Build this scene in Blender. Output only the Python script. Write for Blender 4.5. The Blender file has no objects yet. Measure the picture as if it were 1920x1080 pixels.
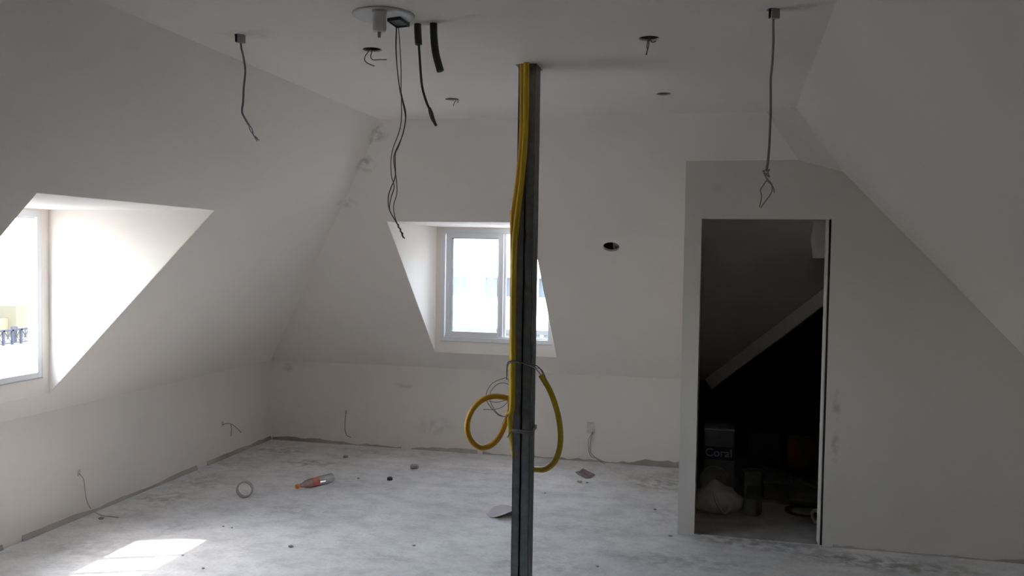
import bpy, bmesh, math, random
from mathutils import Vector, Matrix
random.seed(7)
sc = bpy.context.scene
COL = sc.collection

# ------------------------------------------------------------------ camera
YAW, PITCH, ROLL, FPX, CAMH = .22724, .03809, .01559, 1594.6, 1.74
CAM = Vector((0, 0, CAMH))
_f = Vector((-math.sin(YAW)*math.cos(PITCH), math.cos(YAW)*math.cos(PITCH), -math.sin(PITCH)))
_r = Vector((math.cos(YAW), math.sin(YAW), 0))
_u = _r.cross(_f)
c_, s_ = math.cos(ROLL), math.sin(ROLL)
RT, UP, FW = c_*_r + s_*_u, -s_*_r + c_*_u, _f
cam = bpy.data.cameras.new('camera')
cam.sensor_fit = 'HORIZONTAL'; cam.sensor_width = 36; cam.lens = 36*FPX/1920
cam.clip_start = .05; cam.clip_end = 400
camo = bpy.data.objects.new('camera', cam); COL.objects.link(camo)
m = Matrix((RT, UP, -FW)).transposed().to_4x4(); m.translation = CAM
camo.matrix_world = m
sc.camera = camo

# ------------------------------------------------------------------ light
SUN_DIR = Vector((.488, .212, -1)).normalized()
w = bpy.data.worlds.new('world'); sc.world = w; w.use_nodes = True
nt = w.node_tree; bg = nt.nodes['Background']
sky = nt.nodes.new('ShaderNodeTexSky'); sky.sky_type = 'NISHITA'; sky.sun_disc = False
sky.sun_elevation = math.asin(-SUN_DIR.z); sky.sun_rotation = math.atan2(-SUN_DIR.x, -SUN_DIR.y)
sky.air_density = 1.0; sky.dust_density = 1.5; sky.ozone_density = 1.0
haze = nt.nodes.new('ShaderNodeHueSaturation'); haze.inputs['Saturation'].default_value = .50   # thin high haze
nt.links.new(sky.outputs[0], haze.inputs['Color']); nt.links.new(haze.outputs[0], bg.inputs[0]); bg.inputs[1].default_value = .86
sun = bpy.data.lights.new('sun', 'SUN'); sun.energy = 4.2; sun.angle = math.radians(.9); sun.color = (1, .96, .9)
suno = bpy.data.objects.new('sun', sun); COL.objects.link(suno)
suno.rotation_euler = SUN_DIR.to_track_quat('-Z', 'Y').to_euler(); suno.location = (-12, -5, 22)
vs = sc.view_settings
vs.view_transform = 'Standard'; vs.look = 'None'; vs.gamma = 1; vs.use_curve_mapping = False
vs.exposure = 2.03
sc.cycles.max_bounces = 16; sc.cycles.diffuse_bounces = 12; sc.cycles.transparent_max_bounces = 16
sc.cycles.use_denoising = True

# ------------------------------------------------------------------ pixel helpers (1920x1080)
def ray(x, y): return RT*((x-960)/FPX) + UP*(-(y-540)/FPX) + FW
def hit(x, y, n, p):
    d = ray(x, y); n = Vector(n); return CAM + d*((Vector(p)-CAM).dot(n)/d.dot(n))
def atz(x, y, z): return hit(x, y, (0, 0, 1), (0, 0, z))
def aty(x, y, v): return hit(x, y, (0, 1, 0), (0, v, 0))
def atx(x, y, v): return hit(x, y, (1, 0, 0), (v, 0, 0))
VH = Vector((-math.sin(YAW), math.cos(YAW), 0))
def hang(x, y, p0): return hit(x, y, VH, p0)     # upright plane through a hanging point

# ------------------------------------------------------------------ materials
MATS = {}
def mat(name, col, rough=.6, metal=0, noise=0, nscale=8, bump=0, bscale=60, spec=.5, col2=None):
    if name in MATS: return MATS[name]
    M = bpy.data.materials.new(name); M.use_nodes = True; MATS[name] = M
    t = M.node_tree; b = t.nodes['Principled BSDF']
    b.inputs['Roughness'].default_value = rough; b.inputs['Metallic'].default_value = metal
    b.inputs['Specular IOR Level'].default_value = spec
    tc = t.nodes.new('ShaderNodeTexCoord')
    c = (*col, 1); c2 = (*(col2 or [v*(1-noise) for v in col]), 1)
    nz = t.nodes.new('ShaderNodeTexNoise'); nz.inputs['Scale'].default_value = nscale; nz.inputs['Detail'].default_value = 5
    t.links.new(tc.outputs['Object'], nz.inputs['Vector'])
    cr = t.nodes.new('ShaderNodeValToRGB'); cr.color_ramp.elements[0].position = .35; cr.color_ramp.elements[1].position = .65
    cr.color_ramp.elements[0].color = c2; cr.color_ramp.elements[1].color = c
    t.links.new(nz.outputs['Fac'], cr.inputs['Fac']); t.links.new(cr.outputs['Color'], b.inputs['Base Color'])
    if bump:
        n2 = t.nodes.new('ShaderNodeTexNoise'); n2.inputs['Scale'].default_value = bscale; n2.inputs['Detail'].default_value = 4
        t.links.new(tc.outputs['Object'], n2.inputs['Vector'])
        bp = t.nodes.new('ShaderNodeBump'); bp.inputs['Strength'].default_value = bump; bp.inputs['Distance'].default_value = .01
        t.links.new(n2.outputs['Fac'], bp.inputs['Height']); t.links.new(bp.outputs['Normal'], b.inputs['Normal'])
    return M

def stained(name, col, stains, rough=.75, col2=None, nscale=1.5, bump=.06):
    """paint or screed with smudges: stains = [(centre, radii, strength, colour)] in world metres"""
    M = mat(name, col, rough, noise=.03, nscale=nscale, bump=bump, bscale=25, spec=.25, col2=col2)
    t = M.node_tree; b = t.nodes['Principled BSDF']
    prev = b.inputs['Base Color'].links[0].from_socket
    tc = t.nodes.new('ShaderNodeTexCoord')
    nz = t.nodes.new('ShaderNodeTexNoise'); nz.inputs['Scale'].default_value = 14; nz.inputs['Detail'].default_value = 6
    t.links.new(tc.outputs['Object'], nz.inputs['Vector'])
    for (ctr, rad, st, sc_) in stains:
        mp = t.nodes.new('ShaderNodeMapping'); mp.vector_type = 'TEXTURE'
        mp.inputs['Location'].default_value = ctr[:3]; mp.inputs['Scale'].default_value = rad[:3]
        if len(rad) > 3: mp.inputs['Rotation'].default_value = rad[3]
        t.links.new(tc.outputs['Object'], mp.inputs['Vector'])
        ln = t.nodes.new('ShaderNodeVectorMath'); ln.operation = 'LENGTH'; t.links.new(mp.outputs[0], ln.inputs[0])
        mr = t.nodes.new('ShaderNodeMapRange'); mr.inputs['From Min'].default_value = 1.15; mr.inputs['From Max'].default_value = .35
        t.links.new(ln.outputs['Value'], mr.inputs['Value'])
        n1 = t.nodes.new('ShaderNodeMapRange'); n1.inputs['From Min'].default_value = .42; n1.inputs['From Max'].default_value = .6
        t.links.new(nz.outputs['Fac'], n1.inputs['Value'])
        mu = t.nodes.new('ShaderNodeMath'); mu.operation = 'MULTIPLY'; t.links.new(mr.outputs[0], mu.inputs[0]); t.links.new(n1.outputs[0], mu.inputs[1])
        m2 = t.nodes.new('ShaderNodeMath'); m2.operation = 'MULTIPLY'; t.links.new(mu.outputs[0], m2.inputs[0]); m2.inputs[1].default_value = st
        mx = t.nodes.new('ShaderNodeMix'); mx.data_type = 'RGBA'; t.links.new(m2.outputs[0], mx.inputs['Factor'])
        t.links.new(prev, mx.inputs['A']); mx.inputs['B'].default_value = (*sc_, 1); prev = mx.outputs['Result']
    t.links.new(prev, b.inputs['Base Color'])
    return M

def glass_mat(name, tint, film):
    M = bpy.data.materials.new(name); M.use_nodes = True; t = M.node_tree
    t.nodes.remove(t.nodes['Principled BSDF']); out = t.nodes['Material Output']
    tr = t.nodes.new('ShaderNodeBsdfTransparent'); tr.inputs[0].default_value = (*tint, 1)
    gl = t.nodes.new('ShaderNodeBsdfGlossy'); gl.inputs['Roughness'].default_value = .03
    fr = t.nodes.new('ShaderNodeFresnel'); fr.inputs[0].default_value = 1.45
    m1 = t.nodes.new('ShaderNodeMixShader'); t.links.new(fr.outputs[0], m1.inputs[0]); t.links.new(tr.outputs[0], m1.inputs[1]); t.links.new(gl.outputs[0], m1.inputs[2])
    df = t.nodes.new('ShaderNodeBsdfTranslucent'); df.inputs[0].default_value = (.9, .9, .9, 1)
    m2 = t.nodes.new('ShaderNodeMixShader'); m2.inputs[0].default_value = film
    t.links.new(m1.outputs[0], m2.inputs[1]); t.links.new(df.outputs[0], m2.inputs[2]); t.links.new(m2.outputs[0], out.inputs[0])
    MATS[name] = M; return M

SMUDGE = (.30, .29, .30)
# ------------------------------------------------------------------ geometry of the room
XL, YW, YB, ZK, H = -3.933, 7.1466, 5.4244, .739, 2.594
XC, YC = -2.0676, 5.1573
YR = -1.3
def xhipL(z): return XL + (z-ZK)/(H-ZK)*(XC-XL)      # left slope X at z
def yback(z): return YW + (z-ZK)/(H-ZK)*(YC-YW)      # back slope Y at z
SLn = Vector((H-ZK, 0, -(XC-XL))).normalized()       # left slope inner normal
SBn = Vector((0, -(H-ZK), -(YW-YC))).normalized()
def onback(x, y): return hit(x, y, SBn, (0, YW, ZK))
def onleft(x, y): return hit(x, y, SLn, (XL, 0, ZK))

STW = []
for px, py, r, st in [(708, 245, (.06, .07, .15), .55), (684, 306, (.07, .07, .13), .6), (645, 379, (.09, .09, .04), .5), (700, 262, (.05, .05, .05), .5)]:
    p = onback(px, py); STW.append((tuple(p), r, st, SMUDGE))
for px, py, r, st in [(762, 722, (.10, .06, .03), .4), (815, 800, (.2, .06, .09), .25), (540, 690, (.06, .06, .05), .4)]:
    STW.append((tuple(aty(px, py, YW)), r, st, SMUDGE))
PAINT = stained('white_paint', (.83, .785, .735), STW)
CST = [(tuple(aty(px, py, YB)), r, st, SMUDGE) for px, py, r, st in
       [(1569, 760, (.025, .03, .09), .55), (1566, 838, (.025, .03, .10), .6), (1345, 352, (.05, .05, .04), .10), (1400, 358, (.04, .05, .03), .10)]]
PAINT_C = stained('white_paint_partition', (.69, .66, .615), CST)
CEILP = stained('ceiling_paint', (.79, .75, .705), [(tuple(atz(460, 62, H)), (.14, .1, .1), .25, SMUDGE), (tuple(atz(1490, 14, H)), (.12, .05, .1), .4, SMUDGE), (tuple(atz(1210, 216, H)), (.06, .02, .05), .7, SMUDGE)])
FLOOR_STAIN_SHADE = []
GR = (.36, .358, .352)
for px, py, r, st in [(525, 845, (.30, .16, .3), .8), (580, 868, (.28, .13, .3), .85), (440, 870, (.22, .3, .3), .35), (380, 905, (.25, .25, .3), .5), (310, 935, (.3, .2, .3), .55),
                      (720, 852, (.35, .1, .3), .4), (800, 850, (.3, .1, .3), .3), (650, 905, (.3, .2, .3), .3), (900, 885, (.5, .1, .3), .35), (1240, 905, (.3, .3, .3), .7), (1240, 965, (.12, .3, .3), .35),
                      (1420, 1018, (.5, .16, .3), .9), (1600, 1050, (.4, .14, .3), .95), (1720, 1065, (.4, .14, .3), .9), (1290, 1055, (.5, .14, .3), .6), (1000, 1060, (.4, .16, .3), .4), (560, 960, (.3, .14, .3), .35), (880, 960, (.3, .2, .3), .25), (170, 1030, (.25, .3, .3), .35), (720, 1050, (.3, .12, .3), .3), (1100, 990, (.4, .15, .3), .3), (330, 990, (.15, .2, .3), .35)]:  # blotchy stains; those by the closet doorway also carry a painted shading gradient
    p = atz(px, py, 0); FLOOR_STAIN_SHADE.append((tuple(p), r, st, GR))
FLOORM = stained('dusty_screed', (.77, .768, .770), FLOOR_STAIN_SHADE, .7, col2=(.67, .667, .668), nscale=2.6, bump=.18)
def mottle(M, layers):
    t = M.node_tree; b = t.nodes['Principled BSDF']; prev = b.inputs['Base Color'].links[0].from_socket; tc = t.nodes.new('ShaderNodeTexCoord')
    for scl, stretch, lo, hi, p0, p1 in layers:
        mp = t.nodes.new('ShaderNodeMapping'); mp.inputs['Scale'].default_value = stretch; t.links.new(tc.outputs['Object'], mp.inputs['Vector'])
        nz = t.nodes.new('ShaderNodeTexNoise'); nz.inputs['Scale'].default_value = scl; nz.inputs['Detail'].default_value = 8; nz.inputs['Roughness'].default_value = .65
        t.links.new(mp.outputs[0], nz.inputs['Vector'])
        mr = t.nodes.new('ShaderNodeMapRange'); mr.inputs['From Min'].default_value = p0; mr.inputs['From Max'].default_value = p1; mr.inputs['To Min'].default_value = lo; mr.inputs['To Max'].default_value = hi
        t.links.new(nz.outputs['Fac'], mr.inputs['Value'])
        mx = t.nodes.new('ShaderNodeMix'); mx.data_type = 'RGBA'; mx.blend_type = 'MULTIPLY'; mx.inputs['Factor'].default_value = 1
        t.links.new(prev, mx.inputs['A']); t.links.new(mr.outputs[0], mx.inputs['B']); prev = mx.outputs['Result']
    t.links.new(prev, b.inputs['Base Color'])
mottle(FLOORM, [(6, (1, 1.3, 1), .87, 1.03, .38, .54), (1.6, (1, 1.5, 1), .90, 1.0, .36, .52), (45, (1, 1, 1), .91, 1.03, .35, .55)])
MORTAR = mat('raw_mortar', (.50, .47, .43), .9, nscale=1.6, bump=.4, col2=(.30, .275, .245))
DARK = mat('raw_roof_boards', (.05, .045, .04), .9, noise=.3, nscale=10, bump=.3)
ALU = mat('white_aluminium', (.78, .80, .82), .4, noise=.03, spec=.5)
GALV = mat('galvanised_steel', (.33, .345, .355), .38, metal=.85, noise=.22, nscale=30, spec=.5)
GLASS = glass_mat('window_glass', (.90, .93, .94), .045)
YEL = mat('yellow_conduit', (.62, .44, .015), .45, noise=.06)
ORA = mat('orange_conduit', (.66, .36, .015), .45, noise=.06)
BLK = mat('black_conduit', (.025, .025, .025), .45, noise=.2)
WGREY = mat('grey_wire', (.17, .165, .16), .5, noise=.1)
WBROWN = mat('brown_wire', (.16, .12, .10), .5, noise=.1)
WWHITE = mat('white_wire', (.42, .41, .40), .5, noise=.05)
WRED = mat('red_wire', (.45, .06, .02), .5, noise=.05)
PLAST = mat('white_plastic', (.62, .62, .61), .45, noise=.03)

# ------------------------------------------------------------------ object helpers
def mesh_obj(name, verts, faces, material, parent=None, smooth=False):
    me = bpy.data.meshes.new(name)
    me.from_pydata([tuple(v) for v in verts], [], faces); me.update()
    bm = bmesh.new(); bm.from_mesh(me); bmesh.ops.recalc_face_normals(bm, faces=bm.faces); bm.to_mesh(me); bm.free()
    if smooth:
        for p in me.polygons: p.use_smooth = True
    o = bpy.data.objects.new(name, me); COL.objects.link(o)
    if material: me.materials.append(material)
    if parent: o.parent = parent; o.matrix_parent_inverse = parent.matrix_world.inverted()
    return o
def tag(o, label=None, cat=None, group=None, kind=None):
    if label: o['label'] = label
    if cat: o['category'] = cat
    if group: o['group'] = group
    if kind: o['kind'] = kind
    return o
def thing(name, label, cat, loc=(0, 0, 0), group=None, kind=None):
    o = bpy.data.objects.new(name, None); COL.objects.link(o); o.location = loc; o.empty_display_size = .05
    o.matrix_world = Matrix.Translation(Vector(loc))
    return tag(o, label, cat, group, kind)

class MB:
    def __init__(s): s.v = []; s.f = []
    def add(s, v, f):
        k = len(s.v); s.v += [Vector(x) for x in v]; s.f += [[i+k for i in q] for q in f]; return s
    def box(s, a, b, M=None):
        x0, y0, z0 = a; x1, y1, z1 = b
        v = [Vector(p) for p in ((x0,y0,z0),(x1,y0,z0),(x1,y1,z0),(x0,y1,z0),(x0,y0,z1),(x1,y0,z1),(x1,y1,z1),(x0,y1,z1))]
        if M: v = [M @ p for p in v]
        return s.add(v, [(0,3,2,1),(4,5,6,7),(0,1,5,4),(1,2,6,5),(2,3,7,6),(3,0,4,7)])
    def slab(s, poly, off):
        poly = [Vector(p) for p in poly]; off = Vector(off); n = len(poly)
        v = poly + [p+off for p in poly]
        f = [list(range(n)), [n+i for i in reversed(range(n))]] + [[i, (i+1) % n, n+(i+1) % n, n+i] for i in range(n)]
        return s.add(v, f)
    def rings(s, rings, closed=True, cap=True):
        k = len(s.v); n = len(rings[0])
        for r in rings: s.v += [Vector(p) for p in r]
        for i in range(len(rings)-1):
            for j in range(n):
                s.f.append([k+i*n+j, k+i*n+(j+1) % n, k+(i+1)*n+(j+1) % n, k+(i+1)*n+j])
        if cap:
            s.f.append([k+j for j in reversed(range(n))]); s.f.append([k+(len(rings)-1)*n+j for j in range(n)])
        return s
    def build(s, name, material, parent=None, smooth=False): return mesh_obj(name, s.v, s.f, material, parent, smooth)

def smooth_path(pts, sub=8):
    pts = [Vector(p) for p in pts]; out = []
    P = [pts[0]*2-pts[1]] + pts + [pts[-1]*2-pts[-2]]
    for i in range(1, len(P)-2):
        for k in range(sub):
            t = k/sub; a, b, c, d = P[i-1], P[i], P[i+1], P[i+2]
            out.append(.5*((2*b)+(c-a)*t+(2*a-5*b+4*c-d)*t*t+(3*b-a-3*c+d)*t**3))
    out.append(pts[-1]); return out
def resample(path, step):
    L = [0]
    for a, b in zip(path, path[1:]): L.append(L[-1]+(b-a).length)
    n = max(2, int(L[-1]/step)); out = []; j = 0
    for i in range(n+1):
        d = L[-1]*i/n
        while j < len(L)-2 and L[j+1] < d: j += 1
        t = (d-L[j])/max(1e-9, L[j+1]-L[j]); out.append(path[j].lerp(path[j+1], min(1, max(0, t))))
    return out
def tube(mb, path, r, n=8, corr=0, hollow=False):
    up = Vector((0, 0, 1)); rings = []; prev = None
    for i, p in enumerate(path):
        d = (path[min(i+1, len(path)-1)]-path[max(i-1, 0)]).normalized()
        if prev is None:
            a = d.orthogonal().normalized()
        else:
            a = (prev - d*prev.dot(d)).normalized()
        prev = a; b = d.cross(a)
        rr = (r(i/(len(path)-1)) if callable(r) else r) + (corr if i % 2 else 0)
        rings.append([p + (a*math.cos(2*math.pi*k/n) + b*math.sin(2*math.pi*k/n))*rr for k in range(n)])
    if hollow:
        inner = []
        for rg in reversed(rings[-4:]):
            c = sum(rg, Vector())/n; inner.append([c+(q-c)*.78 for q in rg])
        rings = rings + inner
    return mb.rings(rings)
def wire(name, pts, r, material, parent=None, n=6, sub=8):
    mb = MB(); tube(mb, smooth_path(pts, sub), r, n); return mb.build(name, material, parent, True)
def cyl(mb, c, axis, r, h, n=24, r2=None):
    axis = Vector(axis).normalized(); a = axis.orthogonal().normalized(); b = axis.cross(a); c = Vector(c); r2 = r if r2 is None else r2
    return mb.rings([[c+(a*math.cos(2*math.pi*k/n)+b*math.sin(2*math.pi*k/n))*r for k in range(n)],
                     [c+axis*h+(a*math.cos(2*math.pi*k/n)+b*math.sin(2*math.pi*k/n))*r2 for k in range(n)]])
def lathe(mb, c, axis, prof, n=24, ref=None):
    axis = Vector(axis).normalized(); a = (Vector(ref) - axis*Vector(ref).dot(axis)).normalized() if ref else axis.orthogonal().normalized(); b = axis.cross(a); c = Vector(c)
    return mb.rings([[c+axis*h+(a*math.cos(2*math.pi*k/n)+b*math.sin(2*math.pi*k/n))*r for k in range(n)] for r, h in prof])
def bevel(o, wdt, seg=2):
    md = o.modifiers.new('bevel', 'BEVEL'); md.width = wdt; md.segments = seg; md.limit_method = 'ANGLE'; return o
def cut(o, cutters):
    """cut real openings with exact booleans, bake, drop the cutters"""
    for cm in cutters:
        co = cm.build('cutter', None)
        md = o.modifiers.new('cut', 'BOOLEAN'); md.operation = 'DIFFERENCE'; md.solver = 'EXACT'; md.object = co
        bpy.context.view_layer.update()
        me = bpy.data.meshes.new_from_object(o.evaluated_get(bpy.context.evaluated_depsgraph_get()))
        o.modifiers.clear(); old = o.data; o.data = me; me.name = o.name
        bpy.data.meshes.remove(old); bpy.data.objects.remove(co)
def S(o): o['kind'] = 'structure'; return o

# ================================================================== STRUCTURE
T = .10
# right slope: plane from the ceiling edge down to the low wall
CR1, CR2 = Vector((.389, 2.989, H)), Vector((.449, 5.008, H))
RA = Vector((1.27, YB, 1.745))
An = (CR2-CR1).cross(RA-CR1).normalized()
if An.x > 0: An = -An
def rx(y, z): return CR1.x + (-(An.y*(y-CR1.y)+An.z*(z-CR1.z)))/An.x
FB1, FB2 = Vector((.303, YC, H)), Vector((.51, YB, yback(2.345) and 2.345))
FA = Vector((rx(YB, 2.272), YB, 2.272))

# floor
mb = MB(); mb.slab([(XL-.1, YR-.1, 0), (2.6, YR-.1, 0), (2.6, 9.6, 0), (XL-.1, 9.6, 0)], (0, 0, -.12))
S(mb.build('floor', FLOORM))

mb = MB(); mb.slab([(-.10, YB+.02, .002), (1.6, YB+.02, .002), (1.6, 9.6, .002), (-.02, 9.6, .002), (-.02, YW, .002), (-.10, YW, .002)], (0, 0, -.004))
S(mb.build('floor_closet', mat('closet_floor_shaded', (.36, .352, .335), .85, noise=.25, nscale=6, bump=.2)))  # thin slab added in a darker tone, the closet's shade put into its colour
# left wall: low wall + slope with dormer
DY0, DY1, DZ0, DZ1 = 2.975, 4.266, .884, 1.967
XWIN = xhipL(DZ0)
mb = MB()
mb.slab([(XL, YR, 0), (XL, YW, 0), (XL, YW, ZK), (XL, YR, ZK)], (-T, 0, 0))
so = -SLn*T
def Lp(y, z): return (xhipL(z), y, z)
def Lq(z): return (xhipL(z), yback(z), z)
mb.slab([Lp(YR, ZK), Lq(ZK), Lq(DZ0), Lp(YR, DZ0)], so)
mb.slab([Lp(YR, DZ0), Lp(DY0, DZ0), Lp(DY0, DZ1), Lp(YR, DZ1)], so)
mb.slab([Lp(DY1, DZ0), Lq(DZ0), Lq(DZ1), Lp(DY1, DZ1)], so)
mb.slab([Lp(YR, DZ1), Lq(DZ1), Lq(H), Lp(YR, H)], so)
xt = xhipL(DZ1)
e_ = .004
mb.slab([(xt-e_, DY1-.002, DZ1), (XWIN, DY1-.002, DZ1), (XWIN, DY1-.002, DZ0+e_)], (0, T, 0))
mb.slab([(xt-e_, DY0+.002, DZ1), (XWIN, DY0+.002, DZ1), (XWIN, DY0+.002, DZ0+e_)], (0, -T, 0))
mb.slab([(xt, DY0-.1, DZ1), (XWIN-.07, DY0-.1, DZ1), (XWIN-.07, DY1+.1, DZ1), (xt, DY1+.1, DZ1)], (0, 0, .05))
WY0, WY1, WZ0, WZ1 = 3.03, 4.21, .985, 1.955
for a, b in [((DY0-.1, DZ0), (WY0, DZ1)), ((WY1, DZ0), (DY1+.1, DZ1)), ((WY0, DZ0), (WY1, WZ0)), ((WY0, WZ1), (WY1, DZ1))]:
    mb.box((XWIN-.07, a[0], a[1]), (XWIN, b[0], b[1]))
S(mb.build('wall_left', PAINT))

# back wall: low wall + slope with dormer, running on behind the closet up to the roof valley
BX0, BX1, BZ0, BZ1 = -2.287, -1.221, .897, 1.973
YWIN = yback(BZ0)
VX0, VY0 = -.02, YW                      # foot of the valley
PXM = -.10                               # middle of the closet side wall
def vx(z): return VX0 + (z-ZK)*1.0       # valley X at height z
mb = MB(); so = -SBn*T
mb.slab([(XL, YW, 0), (PXM, YW, 0), (PXM, YW, ZK), (XL, YW, ZK)], (0, T, 0))
def Bq(z): return (xhipL(z), yback(z), z)
def Bp(x, z): return (x, yback(z), z)
def Bv(z): return (vx(z), yback(z), z)
def Bx(z): return (PXM, yback(z), z)

mb.slab([Bq(ZK), Bx(ZK), Bx(BZ0), Bq(BZ0)], so)
mb.slab([Bq(BZ0), Bp(BX0, BZ0), Bp(BX0, BZ1), Bq(BZ1)], so)
# the strip right of the dormer has an oval hole cut for a wall lamp
hole = onback(1146, 463); hu = Vector((1, 0, 0)); hv = SBn.cross(hu).normalized()
HX0, HX1, HZ0, HZ1 = hole.x-.12, hole.x+.12, hole.z-.09, hole.z+.09
mb.slab([Bp(BX1, BZ0), Bp(HX0, BZ0), Bp(HX0, BZ1), Bp(BX1, BZ1)], so)
mb.slab([Bp(HX1, BZ0), Bx(BZ0), Bx(BZ1), Bp(HX1, BZ1)], so)
mb.slab([Bp(HX0, BZ0), Bp(HX1, BZ0), Bp(HX1, HZ0), Bp(HX0, HZ0)], so)
mb.slab([Bp(HX0, HZ1), Bp(HX1, HZ1), Bp(HX1, BZ1), Bp(HX0, BZ1)], so)
rim = [Vector(Bp(HX0+(HX1-HX0)*i/6, HZ0)) for i in range(6)] + [Vector(Bp(HX1, HZ0+(HZ1-HZ0)*i/6)) for i in range(6)] + [Vector(Bp(HX1-(HX1-HX0)*i/6, HZ1)) for i in range(6)] + [Vector(Bp(HX0, HZ1-(HZ1-HZ0)*i/6)) for i in range(6)]
ov = []
for p in rim:
    d = p-hole; a = math.atan2(d.dot(hv)/.09, d.dot(hu)/.12); ov.append(hole + hu*.058*math.cos(a) + hv*.047*math.sin(a))
mb.rings([rim, ov, [p-SBn*.02 for p in ov]], cap=False)
mb.slab([Bq(BZ1), Bx(BZ1), Bx(2.345), Bq(2.345)], so)
mb.slab([Bq(2.345), tuple(FB2), tuple(FB1), Bq(H)], so)
yt = yback(BZ1)
mb.slab([(BX0+.002, yt+e_, BZ1), (BX0+.002, YWIN, BZ1), (BX0+.002, YWIN, BZ0+e_)], (-T, 0, 0))
mb.slab([(BX1-.002, yt+e_, BZ1), (BX1-.002, YWIN, BZ1), (BX1-.002, YWIN, BZ0+e_)], (T, 0, 0))
mb.slab([(BX0-.1, yt, BZ1), (BX1+.1, yt, BZ1), (BX1+.1, YWIN+.07, BZ1), (BX0-.1, YWIN+.07, BZ1)], (0, 0, .05))
VX_0, VX_1, VZ0, VZ1 = -2.242, -1.266, 1.0, 1.965
for a, b in [((BX0-.1, BZ0), (VX_0, BZ1)), ((VX_1, BZ0), (BX1+.1, BZ1)), ((VX_0, BZ0), (VX_1, VZ0)), ((VX_0, VZ1), (VX_1, BZ1))]:
    mb.box((a[0], YWIN, a[1]), (b[0], YWIN+.07, b[1]))
S(mb.build('wall_back', PAINT))
CLOSET_SHADE = mat('closet_slope_shaded', (.50, .48, .45), .85, noise=.12, nscale=3, bump=.1)  # greyer copy of the slope paint, closet shade put into the colour
mb = MB(); mb.slab([Bx(ZK), Bv(ZK), Bv(2.345), Bx(2.345)], so); mb.slab([(PXM, YW, 0), (VX0, YW, 0), (VX0, YW, ZK), (PXM, YW, ZK)], (0, T, 0))
S(mb.build('wall_closet_back', CLOSET_SHADE))
# right slope + low wall, and the little splayed corner facet
zr = ZK
mb = MB(); so = -An*T
mb.slab([(rx(YR, H), YR, H), (CR2.x, CR2.y, H), tuple(FA), (rx(YB, zr), YB, zr), (rx(YR, zr), YR, zr)], so)
mb.slab([(rx(YR, zr), YR, 0), (rx(YB, zr), YB+.1, 0), (rx(YB, zr), YB+.1, zr), (rx(YR, zr), YR, zr)], (T, 0, 0))
mb.slab([FB1, CR2, FA], (.05, .05, .08)); mb.slab([FB1, FA, FB2], (.05, .05, .08))
S(mb.build('wall_right', PAINT_C))

# unseen wall behind the camera, made near-black and close to absorb bounce light
mb = MB()
mb.slab([(XL, YR, 0), (XL, YR, ZK), (XC, YR, H), (rx(YR, H), YR, H), (rx(YR, zr), YR, zr), (rx(YR, zr), YR, 0)], (0, -T, 0))
S(mb.build('wall_rear', mat('rear_light_absorber', (.085, .075, .068), .9, noise=.2, nscale=4, bump=.3)))

# closet partition with the door opening
PX0, PX1 = -.155, -.052                  # left wall of the closet
DX1, DH = .690, 1.988
mb = MB(); off = (0, .10, 0)
zs = yback(2.345)
mb.slab([(PX0, YB, 0), (PX1, YB, 0), (PX1, YB, 2.36), (PX0, YB, 2.36)], off)
mb.slab([(PX1, YB, DH), (DX1+.022, YB, DH), (DX1+.022, YB, 2.33), (.51, YB, 2.36), (PX1, YB, 2.36)], off)
xr = rx(YB, zr)+.06
mb.slab([(DX1+.022, YB, 0), (xr, YB, 0), (xr, YB, zr), (FA.x+.04, YB, 2.272), (DX1+.022, YB, 2.33)], off)
S(mb.build('wall_closet_front', PAINT_C))
mb = MB()
mb.slab([(PX0, YB+.1, 0), (PX0, YW, 0), (PX0, YW, ZK), (PX0, YB+.1, yback(0)*0+ZK+(YW-YB-.1)*(H-ZK)/(YW-YC))], (PX1-PX0, 0, 0))
S(mb.build('wall_closet_side', PAINT_C))
# right door lining standing off a dark raw gap
mb = MB(); mb.box((DX1, YB+.004, 0), (DX1+.008, YB+.10, DH))
S(mb.build('trim_1', PAINT_C))
mb = MB(); mb.box((DX1+.008, YB+.012, 0), (DX1+.022, YB+.09, DH))
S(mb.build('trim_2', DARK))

# raw wing of the roof space behind the closet
mb = MB()
mb.slab([(VX0, YW, 0), (VX0, 9.6, 0), (VX0, 9.6, ZK), (VX0, YW, ZK)], (-T, 0, 0))
ztop = 2.345
mb.slab([(VX0, YW, ZK), (vx(ztop), yback(ztop), ztop), (vx(ztop), 9.6, ztop), (VX0, 9.6, ZK)], Vector((-.07, 0, .07)))
mb.slab([(VX0, 9.6, 0), (1.7, 9.6, 0), (1.7, 9.6, 2.5), (VX0, 9.6, 2.5)], (0, T, 0))
mb.slab([(vx(ztop), YB+.1, 0), (vx(ztop), 9.6, 0), (vx(ztop), 9.6, 2.5), (vx(ztop), YB+.1, 2.5)], (T, 0, 0))
mb.box((DX1+.06, YB+.1, 0), (1.75, YB+.16, 2.62)); mb.box((DX1-.2, YB+.1, 2.22), (DX1+.06, YB+.14, 2.5))
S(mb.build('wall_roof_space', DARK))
# plaster lip along the valley
a, b = Vector(Bv(ZK+.01)), Vector(Bv(1.85)); mb = MB()
dn = Vector((0, 0, -1)); lat = Vector((.06, .055, 0))
mb.add([a, b, b+Vector((.05, -.02, -.075)), a+Vector((.05, -.02, -.075)), a+lat*.5, b+lat*.5, b+lat+dn*.09, a+lat+dn*.09],
       [(0, 1, 2, 3), (4, 7, 6, 5), (0, 4, 5, 1), (3, 2, 6, 7), (0, 3, 7, 4), (1, 5, 6, 2)])
S(mb.build('trim_3', PAINT_C))
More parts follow.
